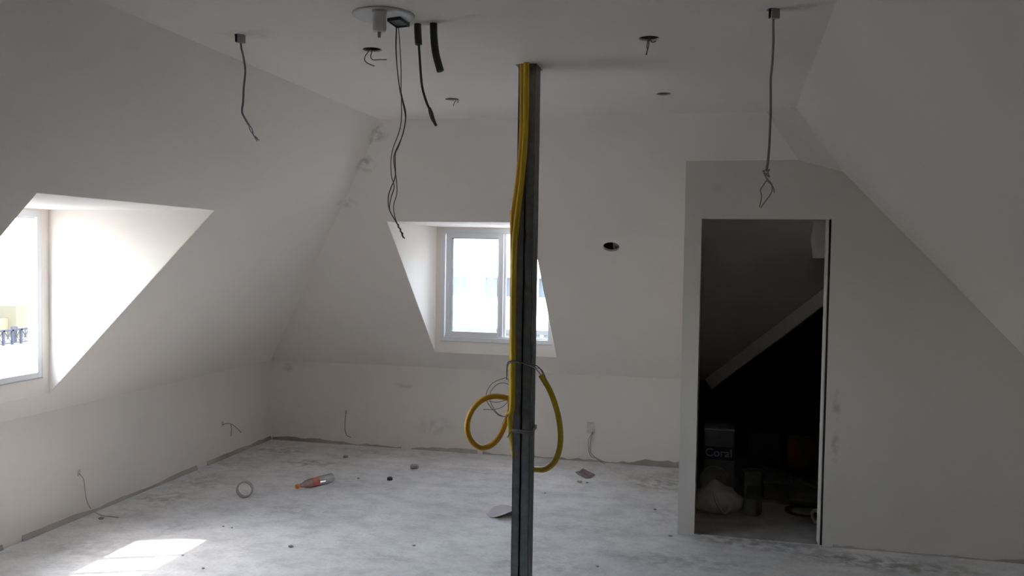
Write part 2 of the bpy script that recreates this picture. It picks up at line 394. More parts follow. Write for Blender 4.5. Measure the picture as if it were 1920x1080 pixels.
# boxed corner at the top of the closet
p = aty(1531, 484, 5.85)
mb = MB(); mb.slab([(p.x, 5.80, p.z), (1.55, 5.80, p.z), (1.55, 5.80, 2.2), (p.x-.03, 5.80, 2.2), (p.x-.03, 5.80, p.z+.12)], (0, .25, 0))
S(mb.build('trim_4', PAINT))

# ceiling slab with its openings, closed void above
mb = MB(); mb.slab([(XC-.02, YR, H), (XC-.02, YC+.02, H), (FB1.x, YC+.02, H), (CR2.x+.02, CR2.y, H), (rx(YR, H)+.02, YR, H)], (0, 0, .007))
ceil = S(mb.build('ceiling', CEILP))
HOLES = [atz(698, 93, H), atz(848, 186, H), atz(1217, 72, H), atz(1245, 176, H)]
SPOT_L, SPOT_R = atz(449, 66, H), atz(1449, 18, H)
JB = atz(748, 46, H)
PXa, PXb, PYa, PYb = -.853, -.774, 3.752, 3.862
cs = []
for p in HOLES: cs.append(cyl(MB(), p-Vector((0, 0, .05)), (0, 0, 1), .040, .12))
for p in (SPOT_L, SPOT_R): cs.append(cyl(MB(), p-Vector((0, 0, .05)), (0, 0, 1), .021, .12, 16))
cs.append(MB().box((PXa-.014, PYa-.016, H-.05), (PXb+.006, PYb+.02, H+.08)))
cut(ceil, cs)
mb = MB()
mb.box((XC-.1, YR-.1, H+.30), (.9, 5.6, H+.36))
mb.box((XC-.16, YR-.1, H), (XC-.1, 5.6, H+.36)); mb.box((.9, YR-.1, H-.28), (.96, YB, H+.36))
mb.box((XC-.1, 5.56, H), (.9, 5.62, H+.36)); mb.box((XC-.1, YR-.16, H), (.9, YR-.1, H+.36))
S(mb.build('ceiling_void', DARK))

# raw mortar strips where the plaster stops short of the floor
def strip(name, a, b, n, inward, hmax, gaps, seed, grow=0):
    rnd = random.Random(seed); mb = MB(); a, b = Vector(a), Vector(b); inward = Vector(inward)
    hs = []; v = .5
    for i in range(n+1):
        v = min(1, max(.15, v+rnd.uniform(-.28, .28))); hs.append(hmax*v*(1+grow*max(0, i/n-.5)*2))
    for i in range(n):
        t0, t1 = i/n, (i+1)/n
        if any(g0 < (t0+t1)/2 < g1 for g0, g1 in gaps): continue
        p, q = a.lerp(b, t0), a.lerp(b, t1)
        d0, d1 = inward*(.004+hs[i]*.30), inward*(.004+hs[i+1]*.30)
        u0, u1 = Vector((0, 0, hs[i])), Vector((0, 0, hs[i+1]))
        mb.add([p, q, q+u1, p+u0, p+d0, q+d1, q+u1+inward*.003, p+u0+inward*.003], [(0, 1, 2, 3), (4, 7, 6, 5), (0, 4, 5, 1), (3, 2, 6, 7), (0, 3, 7, 4), (1, 5, 6, 2)])
    return S(mb.build(name, MORTAR))
strip('baseboard_left', (XL, 2.0, 0), (XL, YW, 0), 70, (1, 0, 0), .034, [(.395, .425), (.77, .80), (.965, .975)], 3)
strip('baseboard_back', (XL+.02, YW, 0), (PX0, YW, 0), 80, (0, -1, 0), .036, [(.335, .36), (.52, .54)], 5, .8)
strip('baseboard_closet', (DX1+.03, YB, 0), (xr, YB, 0), 30, (0, -1, 0), .040, [(0, .03)], 9)

# ================================================================== WINDOWS
def window(n, org, eu, ew, W, Hh, sashes):
    """eu along the wall, ew outwards, z up; sashes = [(u0,u1,depth)]"""
    org = Vector(org); eu = Vector(eu); ew = Vector(ew)
    R = Matrix((eu, ew, Vector((0, 0, 1)))).transposed().to_4x4(); R.translation = org
    root = thing('window_%d' % n, None, None, org, kind='structure')
    D = .068; fw = .034
    mb = MB()
    for a, b in [((0, 0, 0), (fw, D, Hh)), ((W-fw, 0, 0), (W, D, Hh)), ((fw, 0, 0), (W-fw, D, fw)), ((fw, 0, Hh-fw), (W-fw, D, Hh))]: mb.box(a, b, R)
    for d in (.022, .046):       # running tracks
        mb.box((fw, d-.003, fw), (W-fw, d+.001, fw+.014), R); mb.box((fw, d-.003, Hh-fw-.012), (W-fw, d+.001, Hh-fw), R)
    bevel(mb.build('frame', ALU, root), .002)
    mb = MB(); mb.box((-.004, -.004, -.006), (W+.004, .004, 0), R); mb.build('sill_bead', PLAST, root)
    for k, (u0, u1, d) in enumerate(sashes):
        mb = MB(); st = .043; z0, z1 = fw+.006, Hh-fw-.006; t = .020
        for a, b in [((u0, d, z0), (u0+st, d+t, z1)), ((u1-st, d, z0), (u1, d+t, z1)), ((u0+st, d, z0), (u1-st, d+t, z0+st)), ((u0+st, d, z1-st), (u1-st, d+t, z1))]: mb.box(a, b, R)
        for a, b in [((u0+st, d-.003, z0+st), (u0+st+.007, d, z1-st)), ((u1-st-.007, d-.003, z0+st), (u1-st, d, z1-st))]: mb.box(a, b, R)
        s = bevel(mb.build('sash', ALU, root), .0015)
        k_ = MB(); k_.box((u0+st, d+.002, z0+st), (u0+st+.005, d+.009, z1-st), R); k_.box((u0+st, d+.002, z1-st-.005), (u1-st, d+.009, z1-st), R); k_.build('gasket', BLK, s)
        g = MB(); g.add([R @ Vector(p) for p in ((u0+st, d+.010, z0+st), (u1-st, d+.010, z0+st), (u1-st, d+.010, z1-st), (u0+st, d+.010, z1-st))], [(0, 1, 2, 3)])
        g.build('glass', GLASS, s)
        if k == 0:
            h = MB(); uu = u0+.012
            h.box((uu, d-.006, Hh*.42), (uu+.018, d+.001, Hh*.58), R); h.box((uu+.005, d-.011, Hh*.47), (uu+.013, d-.005, Hh*.53), R)
            bevel(h.build('lock', ALU, s), .002)
    return root
# left window: u runs +Y, outwards -X ; the sash is pushed towards the camera so the far end is open
window(1, (XWIN, WY0, WZ0), (0, 1, 0), (-1, 0, 0), WY1-WY0, WZ1-WZ0, [(3.80-.55-WY0+.07, 3.88-WY0, .020), (.037, .60, .044)])
window(2, (VX_0, YWIN, VZ0), (1, 0, 0), (0, 1, 0), VX_1-VX_0, VZ1-VZ0, [(.038, .545, .020), (.050, .566, .044)])

# ================================================================== THE STEEL POST AND ITS CONDUITS
post = thing('steel_stud_post', 'grey galvanised steel stud post standing from floor to ceiling', 'post', (-.8135, 3.807, 0))
th = .0025
for (xa, xb, side) in ((PXa, -.817, 0), (-.8125, PXb, 1)):
    mb = MB()
    web = (xa, xa+th) if side == 0 else (xb-th, xb)
    mb.box((web[0], PYa, 0), (web[1], PYb, H+.2))
    mb.box((xa, PYa, 0), (xb, PYa+th, H+.2)); mb.box((xa, PYb-th, 0), (xb, PYb, H+.2))
    # lips turned in
    lx = (xb-th, xb) if side == 0 else (xa, xa+th)
    mb.box((lx[0], PYa, 0), (lx[1], PYa+.012, H+.2)); mb.box((lx[0], PYb-.012, 0), (lx[1], PYb, H+.2))
    if side:
        for yy in (.022, .050, .082): mb.box((xb-.001, PYa+yy, 0), (xb+.003, PYa+yy+.008, H+.2))
    mb.build('stud', GALV, post)
ty = aty(980, 812, PYa).z
mb = MB(); g = .003
loop = [(PXa-g, PYa-g-.001, ty+.004), (PXb+g+.004, PYa-g-.001, ty), (PXb+g+.004, PYb+g, ty+.005), (PXa-g, PYb+g, ty+.008)]
for dz in (0, .006, .011): tube(mb, [Vector(p)+Vector((0, 0, dz)) for p in loop], .0035, 6)
tube(mb, smooth_path([(PXa-.004, PYa-.010, ty+.006), (PXa-.012, PYa-.018, ty-.004), (PXa-.02, PYa-.022, ty-.02)]), .0025, 6)
mb.build('tie_wire', WGREY, post, True)

CR = .0125
def clear_post(path, r=.0152, other=None, gap=.0292):
    out = [p.copy() for p in path]
    for it in range(14):
        for i, p in enumerate(out):
            if other:
                q = min(other, key=lambda o: (o-p).length_squared); d = p-q
                if d.length < gap: p += (Vector((d.x, d.y, 0)) if Vector((d.x, d.y)).length > .004 else Vector((-1, .3, 0))).normalized()*(gap-d.length)
            x0, x1, y0, y1 = PXa-r, PXb+r+.003, PYa-r, PYb+r
            if x0 < p.x < x1 and y0 < p.y < y1:
                k = min((p.x-x0, 0), (x1-p.x, 1), (p.y-y0, 2), (y1-p.y, 3))[1]
                if k == 0: p.x = x0
                elif k == 1: p.x = x1
                elif k == 2: p.y = y0
                else: p.y = y1
        if it < 11: out = [out[0]] + [out[i]*.6+(out[i-1]+out[i+1])*.2 for i in range(1, len(out)-1)] + [out[-1]]
    return out
def P(x, y, Y): return aty(x, y, Y)
pa = [P(987, 100, 3.713), P(987, 150, 3.713), P(986.5, 210, 3.713), P(984, 270, 3.713), P(978.5, 335, 3.713), P(970.5, 400, 3.715), P(965.5, 450, 3.722), P(963, 520, 3.725), P(962, 600, 3.727), P(961.5, 700, 3.73), P(960.5, 770, 3.745),
      P(961, 815, 3.79), P(964, 848, 3.85), P(974, 872, 3.885), P(990, 880, 3.90), P(1006, 880, 3.885), P(1022, 880, 3.86), P(1040, 866, 3.84), P(1050, 836, 3.82), P(1050, 800, 3.81), P(1043, 765, 3.80), P(1031, 732, 3.80), P(1014, 703, 3.80)]
ca = thing('conduit_pipe', 'long yellow corrugated conduit running down the post into a loop on its right', 'conduit', pa[-1])
patha = clear_post(resample(smooth_path(pa), .0045)); mb = MB(); tube(mb, patha, CR, 12, .0012, True); mb.build('corrugated_pipe', YEL, ca, True)
e = pa[-1]
w0 = [e+Vector((.012, .0, -.03)), e, P(1003, 690, 3.78), P(992, 685, 3.73), P(978, 681, 3.715), P(962, 679, 3.700), P(954, 682, 3.702), P(951, 690, 3.71), P(951, 705, 3.72)]
wire('wire', w0, .0028, WWHITE, ca)
w1 = [e+Vector((.014, .0, -.04)), e+Vector((.008, -.004, .01)), P(1008, 687, 3.775), P(994, 684, 3.728), P(975, 678, 3.712), P(958, 677, 3.698), P(951, 684, 3.70), P(950, 712, 3.72)]
wire('wire', w1, .0022, WGREY, ca)
wire('wire', [P(1004, 690, 3.772), P(1014, 692, 3.78), P(1021, 703, 3.79), P(1023, 716, 3.79), P(1019, 722, 3.79)], .0016, WGREY, ca)

pb = [P(980, 100, 3.737), P(980, 150, 3.737), P(980, 210, 3.737), P(978, 270, 3.737), P(972, 335, 3.738), P(963.5, 405, 3.745), P(962, 480, 3.765), P(961, 560, 3.775), P(960, 660, 3.778), P(959, 730, 3.782), P(956, 765, 3.787),
      P(946, 797, 3.790), P(934, 822, 3.785), P(919, 836, 3.775), P(902, 840, 3.765), P(886, 830, 3.755), P(877, 812, 3.75), P(877, 790, 3.75), P(887, 766, 3.75), P(904, 750, 3.755), P(925, 743, 3.775), P(946, 745, 3.815), P(958, 750, 3.845)]
cb = thing('conduit_pipe', 'orange corrugated conduit coiled into a round loop left of the post', 'conduit', pb[-1])
mb = MB(); tube(mb, clear_post(resample(smooth_path(pb), .0045), other=patha), CR, 12, .0012, True); mb.build('corrugated_pipe', ORA, cb, True)
for pts, mt, r in [
    ([(957, 750, 3.80), (953, 712, 3.80), (940, 711, 3.80), (922, 720, 3.79), (912, 738, 3.78), (913, 752, 3.77), (922, 766, 3.76), (936, 779, 3.76), (950, 781, 3.77)], WGREY, .0017),
    ([(957, 748, 3.81), (956, 724, 3.81), (942, 718, 3.81), (928, 724, 3.80), (919, 738, 3.79), (921, 757, 3.78), (931, 773, 3.765), (942, 780, 3.765), (953, 782, 3.77)], WGREY, .0017),
    ([(957, 742, 3.80), (948, 758, 3.78), (932, 767, 3.765), (906, 768, 3.755)], WGREY, .0016),
    ([(957, 746, 3.795), (946, 751, 3.775), (930, 754, 3.765), (917, 752, 3.765)], WGREY, .0015),
    ([(949, 777, 3.72), (948, 782, 3.72), (944, 790, 3.715), (942, 796, 3.715)], WGREY, .0015),
    ([(952, 777, 3.715), (951, 780, 3.715), (948, 783, 3.72)], WRED, .0025)]:
    wire('wire', [P(*p) for p in pts], r, mt, cb)

# ================================================================== CEILING FITTINGS
pc = atz(719, 28, H)
t = thing('ceiling_light_mount', 'white round ceiling light plate with a hanging cylindrical lampholder', 'light fitting', pc)
mb = MB(); lathe(mb, pc, (0, 0, -1), [(.112, 0), (.110, .005), (.098, .008), (.001, .009)], 40); mb.build('plate', PLAST, t, True)
pl = atz(711.5, 22, H-.009)
mb = MB(); lathe(mb, pl, (0, 0, -1), [(.026, 0), (.026, .010), (.0235, .011), (.0245, .058), (.022, .068), (.008, .070)], 28); mb.build('lampholder', PLAST, t, True)
mb = MB(); lathe(mb, pl+Vector((0, 0, -.068)), (0, 0, -1), [(.0055, 0), (.0055, .020), (.004, .022)], 12); mb.build('stem', mat('grey_metal', (.3, .29, .28), .4, metal=.6), t, True)

jb = thing('ceiling_junction_box', 'square dark green junction box beside the round ceiling plate', 'junction box', JB)
GREENB = mat('dark_green_plastic', (.012, .035, .032), .5, noise=.2)
mb = MB(); cor = [atz(x, y, H-.020) for x, y in ((726, 40), (750, 37), (768, 50.5), (743, 53))]; mid = sum(cor, Vector())/4
inn = [c.lerp(mid, .12) for c in cor]
mb.slab([c+Vector((0, 0, .005)) for c in inn], (0, 0, .001))
for k in range(4): mb.slab([cor[k], cor[(k+1) % 4], inn[(k+1) % 4], inn[k]], (0, 0, .020))
mb.build('rim', GREENB, jb)
wb = thing('wire_bundle', 'long bundle of thin brown wires hanging from the junction box, twisted at its end', 'wires', JB)
jw = JB + Vector((0, 0, -.004))
def hp(l, p0, dd=0): return [hang(x, y, p0+VH*(dd*math.sin(i*1.3))) for i, (x, y) in enumerate(l)]
wire('wire', hp([(743, 48), (742, 90), (745, 130), (750, 170), (758, 205), (760, 225), (756, 248), (747, 275), (741, 290), (741, 330), (733, 352), (728, 370), (730, 393), (742, 415), (751, 432), (756, 446)], jw, .006), .0022, WBROWN, wb)
wire('wire', hp([(747, 48), (750, 90), (752, 130), (752, 170), (753, 215), (749, 245), (738, 275), (733, 300), (734, 330), (739, 350), (733, 372), (731, 395), (744, 418), (750, 430), (755, 444)], jw, -.006), .0018, WBROWN, wb)
wire('wire', hp([(744, 50), (743, 95), (747, 150), (755, 185), (761, 215), (756, 250), (742, 282), (738, 300), (743, 335), (744, 362), (738, 385), (740, 405), (746, 422), (753, 436), (757, 446)], jw, .009), .0018, WGREY, wb)
mb = MB(); pth = [hang(x, y, jw) for x, y in [(745, 420), (750, 430), (754, 438), (757, 447)]]
tw = resample(smooth_path(pth), .003); pts = [p + RT*.003*math.sin(i*1.1)+VH*.003*math.cos(i*1.1) for i, p in enumerate(tw)]; tube(mb, pts, .0025, 6); mb.build('twisted_end', WGREY, wb, True)

def corrugated(name, label, pts, r, cat='conduit'):
    t = thing(name, label, cat, pts[0]); mb = MB()
    path = resample(smooth_path(pts), .0032); tube(mb, path, r, 14, .0018, True); mb.build('corrugated_pipe', BLK, t, True); return t
c1 = atz(783, 45, H); c2 = atz(813, 44, H)
q = corrugated('ceiling_conduit', 'short black corrugated conduit with a thick cable hanging out of it', [c1+Vector((0, 0, .02)), hang(783, 50, c1), hang(784, 70, c1), hang(785, 84, c1)], .0125)
cab = [hang(x, y, c1) for x, y in [(785, 78), (787, 110), (789, 140), (792, 165), (799, 190), (806, 206)]]
wire('cable', cab, .0048, mat('dark_cable', (.07, .068, .066), .5, noise=.1), q, 8)
mb = MB(); tube(mb, smooth_path([hang(x, y, c1) for x, y in [(805, 202), (808, 212), (812, 224), (818, 236)]], 8), lambda t: .0055+.0035*math.sin(min(1, t*1.15)*math.pi), 8); mb.build('taped_end', mat('tape_grey', (.12, .115, .11), .6, noise=.2, nscale=60), q, True)
corrugated('ceiling_conduit', 'longer black corrugated conduit with an open empty end curving right', [c2+Vector((0, 0, .02)), hang(813, 52, c2), hang(814, 75, c2), hang(817, 100, c2), hang(822, 120, c2), hang(826, 134, c2)], .0130)

def downlight(name, label, p, wires):
    t = thing(name, label, 'ceiling wires', p)
    for pts in wires: wire('wire', [p+Vector((0, 0, .04))]+[hang(x, y, p) for x, y in pts], .0022, WBROWN, t)
downlight('downlight_wires', 'two curled brown wires hanging from the ceiling hole nearest the lampholder', HOLES[0], [[(691, 96), (685, 105), (684, 113), (690, 119), (702, 124)], [(697, 97), (695, 106), (699, 112), (710, 112), (725, 112)]])
downlight('downlight_wires', 'tiny wires sticking out of the ceiling hole beside the open black conduit', HOLES[1], [[(855, 187), (852, 192), (850, 199)], [(857, 186), (859, 190), (858, 193)]])
downlight('downlight_wires', 'two short wires twisted together under the big right ceiling hole', HOLES[2], [[(1214, 80), (1213, 88), (1214, 93), (1211, 103)], [(1217, 78), (1216, 88), (1214, 94), (1212, 103)], [(1220, 76), (1225, 79), (1230, 77)]])

def pendant(label, p, con, cable, ends):
    t = thing('hanging_cord', label, 'cable', p)
    c0 = p+Vector((.004, -.002, -.002))
    mb = MB(); mb.box((-.013, -.010, -.030), (.013, .010, .012), Matrix.Translation(c0+Vector((.006, 0, 0))))
    bevel(mb.build('connector', mat('terminal_block', (.38, .375, .365), .45, noise=.1), t), .002)
    mb = MB(); mb.box((-.004, -.009, -.026), (.003, .009, .01), Matrix.Translation(c0+Vector((-.013, 0, 0)))); mb.build('clip', BLK, t)
    wire('cord', [c0+Vector((.004, 0, -.025))]+[hang(x, y, p) for x, y in cable], .0042, WWHITE if False else mat('pale_cord', (.27, .265, .26), .5), t, 8)
    for k, e in enumerate(ends): wire('wire_end', [hang(x, y, p+VH*(.004*(k-1))) for x, y in e], .0020, mat('pale_cord', (.27, .265, .26)), t)
pendant('thin grey cable hanging near the left sloped wall with a split end', SPOT_L, None,
        [(452, 88), (457, 110), (460, 135), (457, 165), (456, 190), (454, 210), (461, 225), (467, 235)],
        [[(467, 234), (468, 242), (475, 253), (480, 262)], [(467, 234), (473, 243), (476, 255), (486, 263)], [(476, 254), (482, 259), (481, 265)]])
pendant('long straight grey cable hanging before the closet with a knotted end', SPOT_R, None,
        [(1450, 40), (1450, 80), (1448, 120), (1445, 150), (1445, 200), (1443, 260), (1440, 300), (1437, 320)],
        [[(1437, 318), (1432, 322), (1437, 334), (1444, 341), (1450, 352), (1452, 362)], [(1436, 322), (1443, 318), (1436, 330), (1440, 340), (1447, 348), (1446, 362), (1436, 376), (1426, 390)],
         [(1440, 335), (1432, 346), (1426, 356), (1428, 368), (1426, 380), (1424, 388)], [(1430, 320), (1442, 332), (1440, 324)]])

# conduits seen inside the oval wall hole
t = thing('wall_hole_conduit', 'grey corrugated conduit stub with a cable inside the oval wall hole', 'conduit', hole)
hc = hole - SBn*.055
for dx, dz, l in ((.018, -.012, .07), (.042, -.030, .05)):
    mb = MB(); tube(mb, resample([hc+hu*dx+hv*(dz-.06), hc+hu*dx+hv*(dz+l)], .004), .013, 10, .0012); mb.build('corrugated_pipe', mat('pale_conduit', (.22, .21, .2), .5), t, True)
wire('cable', [hc+hu*.02+hv*.0+SBn*.02, hc+hu*.035-hv*.004+SBn*.035, hc+hu*.055+hv*.008+SBn*.03, hc+hu*.07+hv*.02], .004, WWHITE, t)
mb = MB(); hb = Matrix((hu, hv, -SBn)).transposed().to_4x4(); hb.translation = hole
for a, b in [((-.16, -.13, .2), (.16, .13, .22)), ((-.16, -.13, .01), (-.121, .13, .2)), ((.121, -.13, .01), (.16, .13, .2)), ((-.121, -.13, .01), (.121, -.095, .2)), ((-.121, .095, .01), (.121, .13, .2))]: mb.box(a, b, hb)
S(mb.build('trim_5', DARK))

# ================================================================== WIRES AND BOXES ON THE WALLS
def wallbox(p, n, u, s, material, parent):
    R = Matrix((Vector(u), Vector(n).cross(Vector(u)), Vector(n))).transposed().to_4x4(); R.translation = Vector(p)
    mb = MB(); hh = s*1.45
    mb.box((-s, -hh, 0), (s, -hh+.006, .004), R); mb.box((-s, hh-.006, 0), (s, hh, .004), R); mb.box((-s, -hh, 0), (-s+.006, hh, .004), R); mb.box((s-.006, -hh, 0), (s, hh, .004), R); mb.box((-s, -hh, 0), (s, hh, .0015), R)
    return mb.build('box', material, parent)
PATCH = mat('plaster_patch', (.74, .715, .675), .9, noise=.2, nscale=30)
def wallwire(label, origin, n, u, s, wires_, m=WBROWN, r=.0025):
    t = thing('wall_socket_wires', label, 'socket wires', origin)
    if s: wallbox(origin, n, u, s, PATCH, t)
    for l in wires_: wire('wire', l, r, m, t)
o = aty(1108, 802, YW)
wallwire('pale wall socket box right of the post with two dark wires drooping to the floor', o, (0, -1, 0), (1, 0, 0), .034,
         [[aty(x, y, YW-.012-.01*i) for i, (x, y) in enumerate([(1111, 810), (1104, 824), (1103, 840), (1108, 855), (1118, 860)])]+[atz(1135, 871, .004)],
          [aty(x, y, YW-.012-.012*i) for i, (x, y) in enumerate([(1112, 810), (1108, 822), (1106, 840), (1110, 852), (1124, 862)])]+[atz(1137, 868, .004)]], WGREY, .0022)
o = aty(649, 772, YW)
wallwire('single dark wire drooping down the back wall under the left sloped corner', o, (0, -1, 0), (1, 0, 0), .012,
         [[aty(x, y, YW-.008-.003*i) for i, (x, y) in enumerate([(649, 771), (647, 790), (647, 805), (650, 816), (658, 820)])]], WGREY, .003)
o = atx(417, 795, XL)
wallwire('bent dark wire poking out of the left low wall near the corner', o, (1, 0, 0), (0, 1, 0), .014,
         [[atx(x, y, XL+.01+.006*i) for i, (x, y) in enumerate([(418, 796), (425, 794), (434, 795), (444, 803), (452, 811)])], [atx(x, y, XL+.02) for x, y in [(433, 796), (434, 805), (433, 818)]]], WGREY, .0025)
o = atx(148, 887, XL)
wallwire('white wire hanging from the left low wall and trailing onto the floor', o, (1, 0, 0), (0, 1, 0), .012,
         [[atx(x, y, XL+.01+.004*i) for i, (x, y) in enumerate([(149, 888), (157, 900), (160, 925), (165, 945)])]+[atz(175, 958, .006), atz(190, 966, .004), atz(207, 968, .004), atz(222, 970, .004)]], WWHITE, .0028)

# ================================================================== THINGS ON THE FLOOR
# ring of pipe / tape core standing on edge
pr = atz(459, 932, 0); ax = Vector((.28, -.95, 0)).normalized()
mb = MB(); rr = .056; n = 32; cc = pr+Vector((0, 0, rr)); a = Vector((0, 0, 1)); b = ax.cross(a); rg = []
for r_, h_ in ((rr, -.022), (rr, .022), (rr-.006, .022), (rr-.006, -.022), (rr, -.022)):
    rg.append([cc+ax*h_+(a*math.cos(2*math.pi*k/n)+b*math.sin(2*math.pi*k/n))*r_ for k in range(n)])
mb.rings(rg, cap=False)
tag(mb.build('pipe_ring', mat('grey_ring', (.40, .40, .39), .5, noise=.2, nscale=20), None), 'grey plastic pipe ring standing on edge on the floor', 'pipe ring')

# bottle lying down, orange cap towards the camera
b0, b1 = atz(556, 921, 0), atz(624, 903, 0); ax = (b1-b0).normalized(); rb = .034; L = (b1-b0).length
base = b0+Vector((0, 0, rb)); t = thing('plastic_bottle', 'clear plastic drink bottle lying on its side with orange cap and red label', 'bottle', b0)
PET = glass_mat('clear_pet', (.97, .97, .97), .30)
mb = MB(); lathe(mb, base, ax, [(.012, .018), (.012, .035), (.016, .05), (.027, .085), (rb-.001, .115), (rb-.001, .13), (rb-.003, .135), (rb-.003, .195), (rb-.001, .20), (rb, L-.05), (rb-.002, L-.012), (rb-.012, L), (.004, L-.008)], 24); mb.build('body', PET, t, True)
mb = MB(); lathe(mb, base, ax, [(.0155, -.002), (.0165, .001), (.0165, .018), (.013, .020)], 20); mb.build('cap', mat('orange_cap', (.75, .20, .02), .45), t, True)
LAB = stained('red_label', (.62, .17, .12), [(tuple(base+ax*.165+Vector((.01, -.02, .022))), (.025, .02, .02), 1.0, (.8, .75, .7))], .35)
mb = MB(); k_ = len(mb.v); lathe(mb, base, ax, [(rb-.0015, .136), (rb-.0008, .137), (rb-.0008, .194), (rb-.0015, .195)], 24); mb.build('label', LAB, t, True)

# warped sanding disc half behind the post
pd = atz(944, 964, 0); mb = MB(); n = 36; R_ = .115; top = []; bot = []
def warp(x, y):
    return .004 + .060*max(0, (x*.80-y*.35)/R_+.05)**1.4 + .030*max(0, (y*.9-x*.25)/R_-.1)**1.5
V = [Vector((0, 0, warp(0, 0)))]; F = []
for j in range(1, 7):
    for k in range(n):
        r_ = R_*j/6; x, y = r_*math.cos(2*math.pi*k/n), r_*math.sin(2*math.pi*k/n); V.append(Vector((x, y, warp(x, y))))
for k in range(n): F.append([0, 1+k, 1+(k+1) % n])
for j in range(5):
    for k in range(n): F.append([1+j*n+k, 1+(j+1)*n+k, 1+(j+1)*n+(k+1) % n, 1+j*n+(k+1) % n])
o = mesh_obj('sanding_disc', [pd+v for v in V], F, mat('sanding_paper', (.56, .52, .53), .8, noise=.1), None, True)
md = o.modifiers.new('thickness', 'SOLIDIFY'); md.thickness = .002
tag(o, 'curled greyish pink round sanding disc on the floor behind the post', 'sanding disc')

# folded sandpaper scrap
p = [atz(x, y, 0) for x, y in [(1079, 888), (1099, 898), (1116, 895), (1093, 885)]]
mb = MB(); V = [p[0]+Vector((0, 0, .012)), p[1]+Vector((0, 0, .006)), p[2]+Vector((0, 0, .02)), p[3]+Vector((0, 0, .026)), (p[1]+p[2])/2+Vector((0, 0, .002)), (p[0]+p[3])/2+Vector((0, 0, .010))]
mb.add(V, [(0, 1, 4, 5), (5, 4, 2, 3)]); o = mb.build('paper_scrap', mat('pinkish_paper', (.27, .215, .225), .8, noise=.3, nscale=25))
md = o.modifiers.new('thickness', 'SOLIDIFY'); md.thickness = .004
tag(o, 'folded brownish pink sandpaper scrap on the floor right of the post', 'paper scrap')

pk = atz(731, 900, 0)
mb = MB(); lathe(mb, pk, (0, 0, 1), [(.020, 0), (.021, .003), (.021, .019), (.018, .022), (.014, .022), (.013, .016)], 20); tag(mb.build('bottle_cap', BLK), 'small black plastic cap on the white dusty floor', 'bottle cap')

def lump(name, p, size, material, seed, squash=.6, parent=None):
    rnd = random.Random(seed); bm = bmesh.new(); bmesh.ops.create_icosphere(bm, subdivisions=2, radius=1)
    for v in bm.verts:
        k = 1+rnd.uniform(-.22, .22); v.co = Vector((v.co.x*size*k, v.co.y*size*.8*k, v.co.z*size*squash*k))
    zmin = min(v.co.z for v in bm.verts)
    for v in bm.verts: v.co += Vector(p)-Vector((0, 0, zmin))
    me = bpy.data.meshes.new(name); bm.to_mesh(me); bm.free(); me.materials.append(material)
    o = bpy.data.objects.new(name, me); COL.objects.link(o)
    if parent: o.parent = parent; o.matrix_parent_inverse = parent.matrix_world.inverted()
    return o
tag(lump('mortar_lump', atz(777, 879, 0), .034, mat('mortar_lump', (.45, .43, .40), .9, noise=.3), 4), 'flat brownish mortar lump behind the black cap on the floor', 'rubble')
CRUMB = mat('plaster_crumb', (.38, .375, .37), .9, noise=.3)
PALE = mat('pale_crumb', (.62, .58, .47), .9, noise=.2)
crumbs = [(545, 1026, .015, 'grey plaster crumb alone on the open floor left of the post front'), (648, 858, .024, 'flat dark crumb near the back wall under the single dark wire'),
          (672, 898, .012, 'small crumb between the drink bottle and the black cap'), (190, 974, .018, 'grey crumb beside the white wire trailing from the left wall'),
          (1087, 904, .020, 'pale yellowish crumb just in front of the folded sandpaper scrap'), (1101, 906, .011, 'tiny grey crumb right of the pale yellowish crumb'),
          (419, 988, .008, 'left one of two tiny crumbs just beyond the sunlit patch'), (435, 990, .007, 'right one of two tiny crumbs just beyond the sunlit patch'),
          (776, 1024, .010, 'small crumb on the floor in front of the sanding disc'), (343, 1042, .008, 'tiny crumb at the near right corner of the sunlit patch'),
          (381, 1066, .008, 'tiny crumb nearest the camera right of the sunlit patch'), (1228, 956, .011, 'small crumb on the floor left of the closet wall end'),
          (1257, 1006, .012, 'dark crumb at the foot of the closet wall corner'), (1120, 1063, .010, 'crumb nearest the camera right of the steel post'),
          (1311, 1003, .012, 'crumb lying in the closet doorway at its left edge'), (1022, 925, .007, 'tiny crumb on the floor just right of the steel post')]
for i, (x, y, s, lb) in enumerate(crumbs):
    tag(lump('plaster_crumb', atz(x, y, 0), s, PALE if i == 4 else CRUMB, i, .42), lb, 'crumb', 'plaster crumbs scattered over the floor')

# ================================================================== CLOSET CONTENTS
def cl(x, y): return atz(x, y, 0)
# paint drum: square tin with a dark band and lettering
q0 = cl(1349, 935); q0 = Vector((q0.x, 6.42, 0)); q0.x = aty(1348, 850, 6.42).x
hw = (aty(1378, 850, 6.42).x-aty(1319, 850, 6.42).x)/2; ht = aty(1348, 804, 6.42).z
t = thing('paint_tin', 'square white paint tin with a dark blue band on the closet floor', 'paint tin', q0)
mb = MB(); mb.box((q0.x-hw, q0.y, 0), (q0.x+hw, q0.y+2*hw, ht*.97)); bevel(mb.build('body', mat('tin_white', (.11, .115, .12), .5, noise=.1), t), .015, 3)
mb = MB(); mb.box((q0.x-hw*.98, q0.y+.004, ht*.965), (q0.x+hw*.98, q0.y+2*hw-.004, ht)); bevel(mb.build('lid', mat('tin_lid', (.25, .25, .25), .4, noise=.1), t), .006)
zb0, zb1 = aty(1348, 862, 6.42).z, aty(1348, 838, 6.42).z
mb = MB(); mb.box((q0.x-hw-.001, q0.y-.0015, zb0), (q0.x+hw+.001, q0.y+.03, zb1)); mb.build('band', mat('navy_band', (.008, .010, .045), .5), t)
